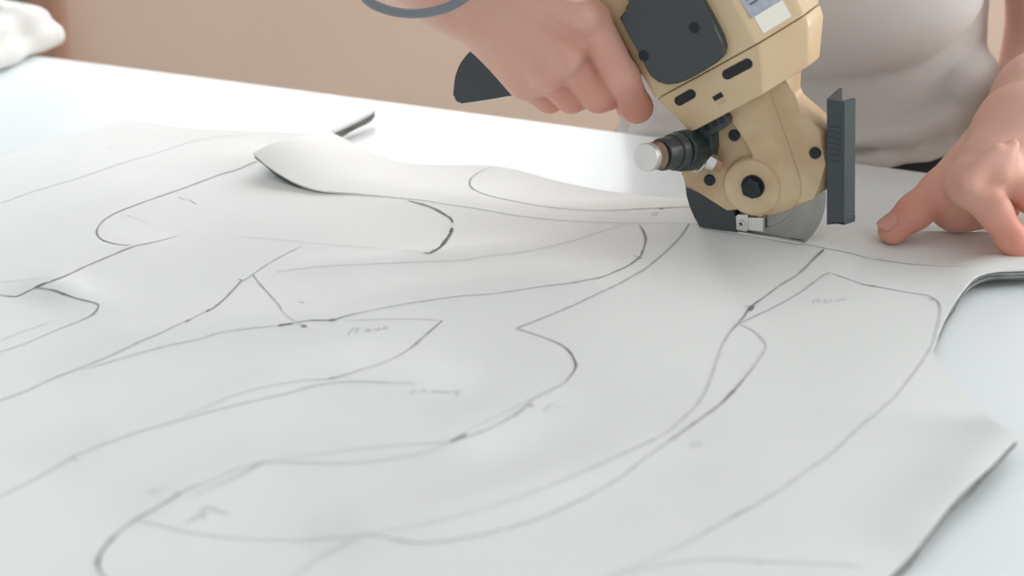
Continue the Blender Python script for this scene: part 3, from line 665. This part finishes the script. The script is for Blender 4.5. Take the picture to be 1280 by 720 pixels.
# ------------------------------------------------------------------ signed distance modelling for bodies and cloth
def sd(prim, P):
    k = prim[0]
    if k == 'c':
        _, a, b, ra, rb = prim; a = np.asarray(a, np.float32); b = np.asarray(b, np.float32); ba = b-a; pa = P-a
        h = np.clip(pa @ ba/max(ba @ ba, 1e-12), 0, 1)
        return np.linalg.norm(pa-h[:, None]*ba, axis=1) - (ra+(rb-ra)*h)
    if k == 'e':
        _, c, r, R = prim; q = (P-np.asarray(c, np.float32)) @ np.asarray(R, np.float32); r = np.asarray(r, np.float32)
        k0 = np.linalg.norm(q/r, axis=1); k1 = np.linalg.norm(q/(r*r), axis=1)
        return k0*(k0-1)/np.maximum(k1, 1e-9)
    if k == 'b':
        _, c, hs, R, r = prim; q = np.abs((P-np.asarray(c, np.float32)) @ np.asarray(R, np.float32))-np.asarray(hs, np.float32)
        return np.linalg.norm(np.maximum(q, 0), axis=1)+np.minimum(q.max(1), 0)-r
    if k == 't':                            # torso: stacked ellipses in the person's axes
        _, prof, R, c = prim; q = (P-np.asarray(c, np.float32)) @ np.asarray(R, np.float32)
        z = q[:, 2]; Zs, As, Bs, Os = prof
        a = np.interp(z, Zs, As); b = np.interp(z, Zs, Bs); o = np.interp(z, Zs, Os)
        r = np.sqrt((q[:, 0]/a)**2 + ((q[:, 1]-o)/b)**2); d = (r-1)*np.minimum(a, b)
        return np.maximum(d, np.maximum(z-Zs[-1], Zs[0]-z))
    if k == 'g':
        _, kk, items = prim; d = None
        for it in items:
            e = sd(it, P)
            if d is None: d = e
            else: h = np.maximum(kk-np.abs(d-e), 0)/kk; d = np.minimum(d, e)-h*h*kk*.25
        return d
    if k == 'sub':                          # smooth subtraction
        _, kk, A, B = prim; d = sd(A, P); e = -sd(B, P)
        h = np.maximum(kk-np.abs(d-e), 0)/kk; return np.maximum(d, e)+h*h*kk*.25
    if k == 'half':                         # keep the side where n.p < c
        _, A, n, c = prim; return np.maximum(sd(A, P), P @ np.asarray(n, np.float32)-c)
    if k == 'f':
        _, A, fn = prim; return sd(A, P)+fn(P)
def sdf_mesh(name, prim, lo, hi, v, margin=0.0):
    lo = np.asarray(lo, np.float64); hi = np.asarray(hi, np.float64); B = 8
    nb = np.ceil((hi-lo)/(v*B)).astype(int)
    c = np.stack(np.meshgrid(*[np.arange(n) for n in nb], indexing='ij'), -1).reshape(-1, 3)
    cen = lo + (c+.5)*v*B
    dc = np.concatenate([sd(prim, s.astype(np.float32)) for s in np.array_split(cen, max(1, len(cen)//150000))])
    act = np.abs(dc) < v*B*.87*1.45+margin
    V = np.repeat(np.repeat(np.repeat(np.where(dc.reshape(nb) > 0, 1, -1).astype(np.float32), B, 0), B, 1), B, 2)
    off = np.stack(np.meshgrid(*[np.arange(B)]*3, indexing='ij'), -1).reshape(-1, 3)
    A = c[act]
    for s in np.array_split(A, max(1, len(A)//400)):
        idx = (s[:, None, :]*B + off[None]).reshape(-1, 3); p = (lo + idx*v).astype(np.float32)
        V[idx[:, 0], idx[:, 1], idx[:, 2]] = sd(prim, p)
    S = V < 0
    n = np.array(V.shape)
    tot = sum(S[i:n[0]-1+i, j:n[1]-1+j, k:n[2]-1+k].astype(np.int8) for i in (0, 1) for j in (0, 1) for k in (0, 1))
    cells = np.argwhere((tot > 0) & (tot < 8)); m = len(cells)
    acc = np.zeros((m, 3)); cnt = np.zeros(m)
    for ax in range(3):
        o1, o2 = [q for q in range(3) if q != ax]
        for i in (0, 1):
            for j in (0, 1):
                a = cells.copy(); a[:, o1] += i; a[:, o2] += j; b = a.copy(); b[:, ax] += 1
                va = V[a[:, 0], a[:, 1], a[:, 2]]; vb = V[b[:, 0], b[:, 1], b[:, 2]]; x = (va < 0) != (vb < 0)
                t = np.where(x, va/np.where(x, va-vb, 1), 0); p = a.astype(float); p[:, ax] += t
                acc += np.where(x[:, None], p, 0); cnt += x
    verts = lo + acc/cnt[:, None]*v
    ID = np.full(n, -1, np.int32); ID[cells[:, 0], cells[:, 1], cells[:, 2]] = np.arange(m)
    faces = []
    for ax in range(3):
        o1, o2 = (ax+1) % 3, (ax+2) % 3
        sl = [slice(0, None)]*3; s2 = [slice(0, None)]*3; sl[ax] = slice(0, n[ax]-1); s2[ax] = slice(1, n[ax])
        x = np.argwhere(S[tuple(sl)] != S[tuple(s2)]); x = x[(x[:, o1] > 0) & (x[:, o2] > 0)]
        ins = S[x[:, 0], x[:, 1], x[:, 2]]
        q = []
        for (i, j) in ((0, 0), (1, 0), (1, 1), (0, 1)):
            y = x.copy(); y[:, o1] -= i; y[:, o2] -= j; q.append(ID[y[:, 0], y[:, 1], y[:, 2]])
        q = np.stack(q, 1); q[~ins] = q[~ins][:, ::-1]
        faces.append(q[(q >= 0).all(1)])
    return np_mesh(name, verts, np.concatenate(faces))
def trace(px, py, prim, t0=.6):
    d = ray(px, py); d = d/np.linalg.norm(d); t = t0
    for _ in range(120):
        s = float(sd(prim, (CAM+t*d)[None].astype(np.float32))[0]); t += s*.8
        if abs(s) < 1e-4: break
    return CAM+t*d

# ------------------------------------------------------------------ person
PC = edge_pt(1008) + EN*.098 - ED*.028; PC[2] = 0                      # standing point behind the table edge
PR = np.stack([ED, EN, [0, 0, 1]], 1)                        # person's axes: x to the photo's right, y backwards
def pw(x, y, z): return PC + PR @ np.array([x, y, z])
#        z       half width   half depth  centre offset
PROF = ([.50, .70, .80, .88, .92, .97, 1.02, 1.06, 1.10, 1.15, 1.20, 1.26, 1.32, 1.36, 1.39],
        [.145, .152, .146, .126, .120, .112, .112, .117, .122, .128, .134, .138, .130, .10, .05],
        [.10, .110, .104, .092, .082, .079, .082, .090, .100, .108, .104, .096, .085, .07, .045],
        [.02, .02, .015, .006, .0, .0, .0, -.002, -.008, -.012, -.008, .0, .008, .012, .015])
def prof(da=0, db=0): return tuple(np.array(v)+d for v, d in zip(PROF, (0, da, db, 0)))

# right hand (on the handle), in the cutter's axes
def chain(pts, rad, k=.004): return ('g', k, [('c', a, b, r0, r1) for a, b, r0, r1 in zip(pts, pts[1:], rad, rad[1:])])
RWr = TW(558, -17, .036); REl = onz(300, -190, 0); 
d_ = ray(300, -190); REl = CAM + d_*1.22                     # elbow, up and to the left, further back
RSh = pw(-.15, .01, 1.31)
idx = [TW(738, 26, .036), TW(778, 98, .034), TW(796, 134, .021), TW(786, 133, .003)]
mid = [TW(706, 70, .041), TW(748, 119, .034), TW(757, 119, .014), TW(742, 104, -.006)]
rin = [TW(680, 92, .040), TW(714, 121, .032), TW(724, 119, .013), TW(708, 104, -.006)]
pin = [TW(655, 102, .035), TW(687, 123, .027), TW(697, 120, .011), TW(684, 106, -.004)]
palm = ('g', .014, [('c', TW(604, -14, .038), idx[0], .0145, .0112), ('c', TW(600, -2, .040), mid[0], .0145, .0112), ('c', TW(598, 10, .038), rin[0], .0140, .0106),
                    ('c', TW(596, 20, .032), pin[0], .0128, .0098), ('c', TW(590, 0, .026), TW(680, 60, .022), .016, .012),
                    ('c', RWr, TW(600, 2, .036), .0195, .0150)])
thumb = chain([TW(610, -20, .030), TW(665, -45, .012), TW(715, -40, -.012), TW(745, -20, -.026)], [.016, .0125, .0105, .0085], .008)
knr = [('e', TW(728, 22, .0465), (.0055, .0055, .0055), np.eye(3)), ('e', TW(710, 76, .0515), (.0050, .0050, .0050), np.eye(3)), ('e', TW(682, 96, .0500), (.0042,)*3, np.eye(3))]
tend = [('c', TW(620, 5, .0515), TW(708, 70, .0525), .0018, .0026), ('c', TW(628, -12, .0515), TW(728, 18, .048), .0018, .0026), ('c', TW(618, 24, .0500), TW(682, 92, .0505), .0016, .0022)]
RH = ('g', .0012, [('g', .010, [palm]+knr+tend), chain(idx, [.0104, .0089, .0080, .0074]), chain(mid, [.0100, .0088, .0079, .0072]), chain(rin, [.0094, .0082, .0075, .0068]), chain(pin, [.0088, .0074, .0068, .0062]), thumb])
Rfore = ('g', .03, [('c', RWr, RWr+(REl-RWr)*.55, .0195, .0330), ('c', RWr+(REl-RWr)*.55, REl, .0330, .040), ('c', REl, RSh, .041, .050)])
RARM = ('g', .012, [RH, Rfore])

# left hand (pressing the fabric)
LWr = onz(1280, 160, .062); LSh = pw(.135, .01, 1.31)
d_ = ray(1330, 108); LEl = CAM + d_*1.25
lidx = [onz(1210, 229, .046), onz(1243, 264, .035), onz(1264, 297, .0205), onz(1276, 314, .0125)]
lmid = [onz(1250, 214, .050), onz(1290, 244, .040), onz(1316, 276, .022), onz(1328, 296, .0125)]
lrin = [onz(1285, 206, .049), onz(1330, 232, .038), onz(1356, 258, .022), onz(1368, 276, .0125)]
lpin = [onz(1316, 202, .043), onz(1358, 218, .032), onz(1384, 238, .019), onz(1398, 252, .012)]
lthm = [onz(1228, 190, .046), onz(1176, 238, .032), onz(1144, 264, .0225), onz(1116, 287, .0135)]
lpalm = ('g', .016, [('c', onz(1255, 172, .058), lidx[0], .015, .0112), ('c', onz(1268, 168, .060), lmid[0], .015, .0118), ('c', onz(1285, 168, .058), lrin[0], .0145, .0115), ('c', onz(1300, 170, .054), lpin[0], .013, .0105),
                     ('c', LWr, onz(1270, 172, .058), .0205, .017), ('c', onz(1250, 190, .038), onz(1190, 250, .022), .018, .0135), ('c', onz(1280, 215, .034), onz(1205, 240, .034), .014, .0125), ('c', onz(1200, 262, .020), onz(1250, 262, .018), .010, .008)])
ltend = [('c', onz(1245, 185, .0685), onz(1211, 227, .0530), .0018, .0030), ('c', onz(1268, 180, .0690), onz(1251, 212, .0575), .0018, .0030)]
lkn = [('e', onz(1211, 226, .0500), (.0060,)*3, np.eye(3)), ('e', onz(1252, 212, .0540), (.0060,)*3, np.eye(3)), ('e', onz(1287, 204, .0525), (.0056,)*3, np.eye(3))]
LH = ('g', .005, [('g', .012, [lpalm]+lkn+ltend), chain(lidx, [.0115, .0088, .0080, .0072]), chain(lmid, [.0118, .0092, .0082, .0073]), chain(lrin, [.0112, .0086, .0077, .0070]), chain(lpin, [.0100, .0076, .0068, .0060]),
                  ('g', .008, [chain(lthm, [.0145, .0108, .0094, .0083], .005)])])
Lfore = ('g', .03, [('c', LWr, LWr+(LEl-LWr)*.5, .0205, .0265), ('c', LWr+(LEl-LWr)*.5, LEl, .0265, .034), ('c', LEl, LSh, .037, .047)])
LARM = ('g', .014, [LH, Lfore])
tips = [idx[2], idx[3], mid[2], rin[2], pin[2], lidx[3], lidx[2], lmid[3], lmid[2], lthm[3], lthm[2], lrin[3], lpin[3]]
knuckles = [idx[0], mid[0], rin[0], idx[1], mid[1], rin[1], lidx[1], lmid[1], lidx[0]]

HC = pw(0, -.03, 1.515)
Rp = PR
head = ('g', .03, [('e', HC+np.array([0, 0, .03]), (.074, .092, .105), Rp), ('e', HC+PR @ np.array([0, -.02, -.05]), (.056, .068, .062), Rp), ('c', pw(0, .015, 1.34), pw(0, -.005, 1.47), .056, .050)])
face = ('g', .006, [head, ('c', HC+PR @ np.array([0, -.088, .02]), HC+PR @ np.array([0, -.104, -.018]), .006, .011), ('c', HC+PR @ np.array([-.02, -.084, -.052]), HC+PR @ np.array([.02, -.084, -.052]), .006, .006),
                    ('c', HC+PR @ np.array([-.018, -.080, -.062]), HC+PR @ np.array([.018, -.080, -.062]), .007, .007),
                    ('e', HC+PR @ np.array([-.076, .0, -.005]), (.009, .020, .031), Rp), ('e', HC+PR @ np.array([.076, .0, -.005]), (.009, .020, .031), Rp)])
legs = [('c', pw(s*.072, .03, .80), pw(s*.085, .03, .48), .074, .055) for s in (-1, 1)] + [('c', pw(s*.09, .03, .48), pw(s*.09, .05, .09), .055, .036) for s in (-1, 1)] + [('c', pw(s*.09, .06, .045), pw(s*.1, -.11, .035), .038, .030) for s in (-1, 1)]
TRUNK = ('g', .02, [face, ('t', prof(-.008, -.008), PR, PC), ('c', pw(-.09, .01, 1.32), RSh, .055, .052), ('c', pw(.09, .01, 1.32), LSh, .055, .052)] + legs)
def flush(me):
    n = len(me.vertices); co = np.zeros(n*3, np.float32); me.vertices.foreach_get('co', co); co = co.reshape(-1, 3); f = np.full(n, .30, np.float32)
    for t in tips: f += .36*np.exp(-.5*(np.linalg.norm(co-t, axis=1)/.015)**2)
    for t in knuckles: f += .14*np.exp(-.5*(np.linalg.norm(co-t, axis=1)/.012)**2)
    a = me.attributes.new('flush', 'FLOAT', 'POINT'); a.data.foreach_set('value', np.clip(f, 0, 1))
def bounds(pts, m): P = np.array(pts); return P.min(0)-m, P.max(0)+m
parts = []
lo, hi = bounds([RWr, REl, RSh]+idx+mid+rin+pin+[TW(715, -40, -.03), TW(560, 60, .06)], .055); parts.append(sdf_mesh('arm', RARM, lo, hi, .0016))
lo, hi = bounds([LWr, LEl, LSh]+lidx+lmid+lrin+lpin+lthm, .055); parts.append(sdf_mesh('arm', LARM, lo, hi, .0016))
lo, hi = bounds([pw(-.24, -.2, 0), pw(.24, -.2, 0), pw(-.24, .2, 0), pw(.24, .2, 1.78)], .02); parts.append(sdf_mesh('trunk', TRUNK, lo, hi, .006, .01))
bm = bmesh.new()
for p in parts: bm.from_mesh(p)
me = bpy.data.meshes.new('person'); bm.to_mesh(me); bm.free(); flush(me)
person = link('person', me, M['skin'], None, True, None)
tag(person, 'person in a pale grey t-shirt gripping the cutter, other hand flat on the fabric', 'person')

# nails
def nail(tip, prev, up, r, ln, wd, name='fingernail', back=.0):
    tip = np.asarray(tip); ax = tip-np.asarray(prev); ax /= np.linalg.norm(ax); up = np.asarray(up, float); up -= ax*(up @ ax); up /= np.linalg.norm(up); sd_ = np.cross(ax, up)
    bm = bmesh.new(); nu, nv = 9, 9; rows = []
    for i in range(nu):
        u = i/(nu-1); row = []
        for j in range(nv):
            t = (j/(nv-1)*2-1); wsc = math.sqrt(max(0.02, 1-abs(2*u-1)**4)); ang = t*wsc*wd/r
            rr = r+.0011-.0009*(t*t)*.6-.0012*max(0, u-.7)**1
            row.append(bm.verts.new(tip + ax*(back+(u-.45)*ln) + (up*math.cos(ang)+sd_*math.sin(ang))*rr))
        rows.append(row)
    for a, b in zip(rows, rows[1:]):
        for j in range(nv-1): bm.faces.new((a[j], a[j+1], b[j+1], b[j]))
    bmesh.ops.solidify(bm, geom=bm.faces[:], thickness=.0005)
    return bm_link(name, bm, M['nail'], person, angle=None)
nail(lthm[3], lthm[2], (-.3, -.3, 1), .0083, .0115, .0058)
nail(lidx[3], lidx[2], (.3, -.3, 1), .0074, .0105, .0048)
nail(lmid[3], lmid[2], (.3, -.3, 1), .0075, .0105, .0048)
for sx in (-1, 1):
    bm = bmesh.new(); bmesh.ops.create_uvsphere(bm, u_segments=20, v_segments=14, radius=.0125, matrix=Matrix.Translation(HC+PR @ np.array([sx*.031, -.070, .018]))); ey = bm_link('eye', bm, M['eye'], person)
    bm = bmesh.new(); bmesh.ops.create_uvsphere(bm, u_segments=16, v_segments=10, radius=.006, matrix=Matrix.Translation(HC+PR @ np.array([sx*.031, -.0775, .018]))); bm_link('iris', bm, M['hair'], ey)
hair = ('half', ('g', .02, [('e', HC+PR @ np.array([0, .010, .045]), (.084, .100, .105), Rp), ('e', HC+PR @ np.array([0, .085, .02]), (.045, .045, .045), Rp)]), PR @ np.array([0, -1, -.55]), float((PR @ np.array([0, -1, -.55])) @ (HC+PR @ np.array([0, -.055, .055]))))
lo, hi = bounds([HC], .2); link('hair', sdf_mesh('hair', hair, lo, hi, .004, .01), M['hair'], person, True, None)

# t-shirt: trunk shape with a loose body, sleeves and gathered folds above the hem
base = ('g', .03, [('t', prof(.004, .004), PR, PC), ('c', pw(-.09, .01, 1.315), RSh, .062, .066), ('c', RSh, RSh+(REl-RSh)*.5, .066, .060), ('c', pw(.09, .01, 1.315), LSh, .062, .066), ('c', LSh, LSh+(LEl-LSh)*.5, .066, .060)])
def fold(pts, r, push=0):
    out = []; q = []
    for (x, y) in pts: q.append(trace(x, y, base, .9)-ray(x, y)*push)
    n = len(q)
    return [('c', a, b, r*(.5+.5*math.sin(math.pi*(i+.3)/n)), r*(.5+.5*math.sin(math.pi*(i+1.3)/n))) for i, (a, b) in enumerate(zip(q, q[1:]))]
FO_ = []
FO_ += fold([(1070, 176), (1130, 168), (1180, 150), (1215, 130), (1236, 116)], .0080, .006)
FO_ += fold([(1050, 203), (1100, 202), (1150, 195), (1190, 178), (1226, 156)], .0066, .004)
FO_ += fold([(790, 168), (820, 160), (860, 165)], .007, .003)
FO_.append(('e', pw(.112, -.02, .937), (.020, .035, .020), PR))
bust = [('e', pw(.0, -.046, .998), (.119, .082, .060), PR), ('e', pw(0, -.05, 1.06), (.118, .075, .09), PR)]
shirt = ('g', .005, [('g', .004, [base, ('g', .04, bust)])] + FO_)
ph = rng.uniform(0, 6, 6)
def wrink(P):
    q = (P-PC.astype(np.float32)) @ PR.astype(np.float32)
    return (.0013*np.sin(q[:, 0]*38+q[:, 2]*55+ph[0]+2*np.sin(q[:, 2]*21+ph[1])) + .0008*np.sin(q[:, 0]*80-q[:, 2]*95+ph[2])).astype(np.float32)
shirt = ('f', shirt, wrink)
nh = np.array([0, 0, -1.0]) + PR @ np.array([.14, 0, 0]); shirt = ('half', shirt, nh, float(nh @ pw(0, 0, ZT-.018)))
lo, hi = bounds([pw(-.26, -.18, .88), pw(.26, -.18, .88), pw(.26, .16, 1.42), pw(-.26, .16, .88), RSh+(REl-RSh)*.5, LSh+(LEl-LSh)*.5], .06)
ts = link('t_shirt', sdf_mesh('t_shirt', shirt, lo, hi, .0032, .01), M['shirt'], person, True, None)
# trousers
tr = ('g', .02, [('t', (np.array(PROF[0]), np.array(PROF[1])+.001, np.array(PROF[2])+.001, np.array(PROF[3])), PR, PC)] + [('c', a, b, ra+.008, rb+.012) for (_, a, b, ra, rb) in legs[:4]])
tr = ('half', tr, np.array([0, 0, 1.0]), .925); tr = ('half', tr, np.array([0, 0, -1.0]), -.08)
lo, hi = bounds([pw(-.24, -.2, .06), pw(.24, -.2, .06), pw(-.24, .2, .06), pw(.24, .2, .94)], .02)
link('trousers', sdf_mesh('trousers', tr, lo, hi, .006, .01), M['trousers'], person, True, None)

# ------------------------------------------------------------------ folded cloth at the far left of the table
C0 = onz(-12, 68, 0) 
def fw(x, y, z): return C0 + PR @ np.array([x, y, z])
fc = [('b', fw(-.085, .0, .0085), (.115, .036, .0005), PR, .0078), ('b', fw(-.092, .0, .0245), (.113, .034, .0005), PR @ np.array(Matrix.Rotation(.03, 3, 'Y')), .0075),
      ('c', fw(-.15, -.02, .032), fw(-.02, -.015, .033), .004, .005), ('c', fw(-.15, .01, .033), fw(-.005, .015, .032), .004, .005), ('c', fw(.014, -.03, .024), fw(.016, .026, .026), .006, .005)]
fcp = ('f', ('g', .008, fc), lambda P: (.0016*np.sin(P[:, 0]*60+P[:, 2]*90)*np.sin(P[:, 1]*70+1)+.0006*np.sin(P[:, 1]*170+P[:, 0]*90)).astype(np.float32))
lo, hi = bounds([fw(-.22, -.07, 0), fw(.05, .07, .055), fw(-.22, .07, 0), fw(.05, -.07, 0)], .02)
me = sdf_mesh('folded_cloth', fcp, lo, hi, .003, .004)
n = len(me.vertices); co = np.zeros(n*3, np.float32); me.vertices.foreach_get('co', co); co = co.reshape(-1, 3); co[:, 2] = np.maximum(co[:, 2], ZT+.0003); me.vertices.foreach_set('co', co.ravel())
tag(link('folded_cloth', me, M['folded'], None, True, None), 'crumpled white cloth folded at the far corner of the table', 'cloth')

# ------------------------------------------------------------------ light
w = bpy.data.worlds.new('room_light'); SC.world = w; w.use_nodes = True
bg = w.node_tree.nodes['Background']; bg.inputs[0].default_value = (.95, .985, 1, 1); bg.inputs[1].default_value = .60
SC.view_settings.view_transform = 'Standard'; SC.view_settings.look = 'None'; SC.view_settings.gamma = 1; SC.view_settings.use_curve_mapping = False
SC.view_settings.exposure = 0.2
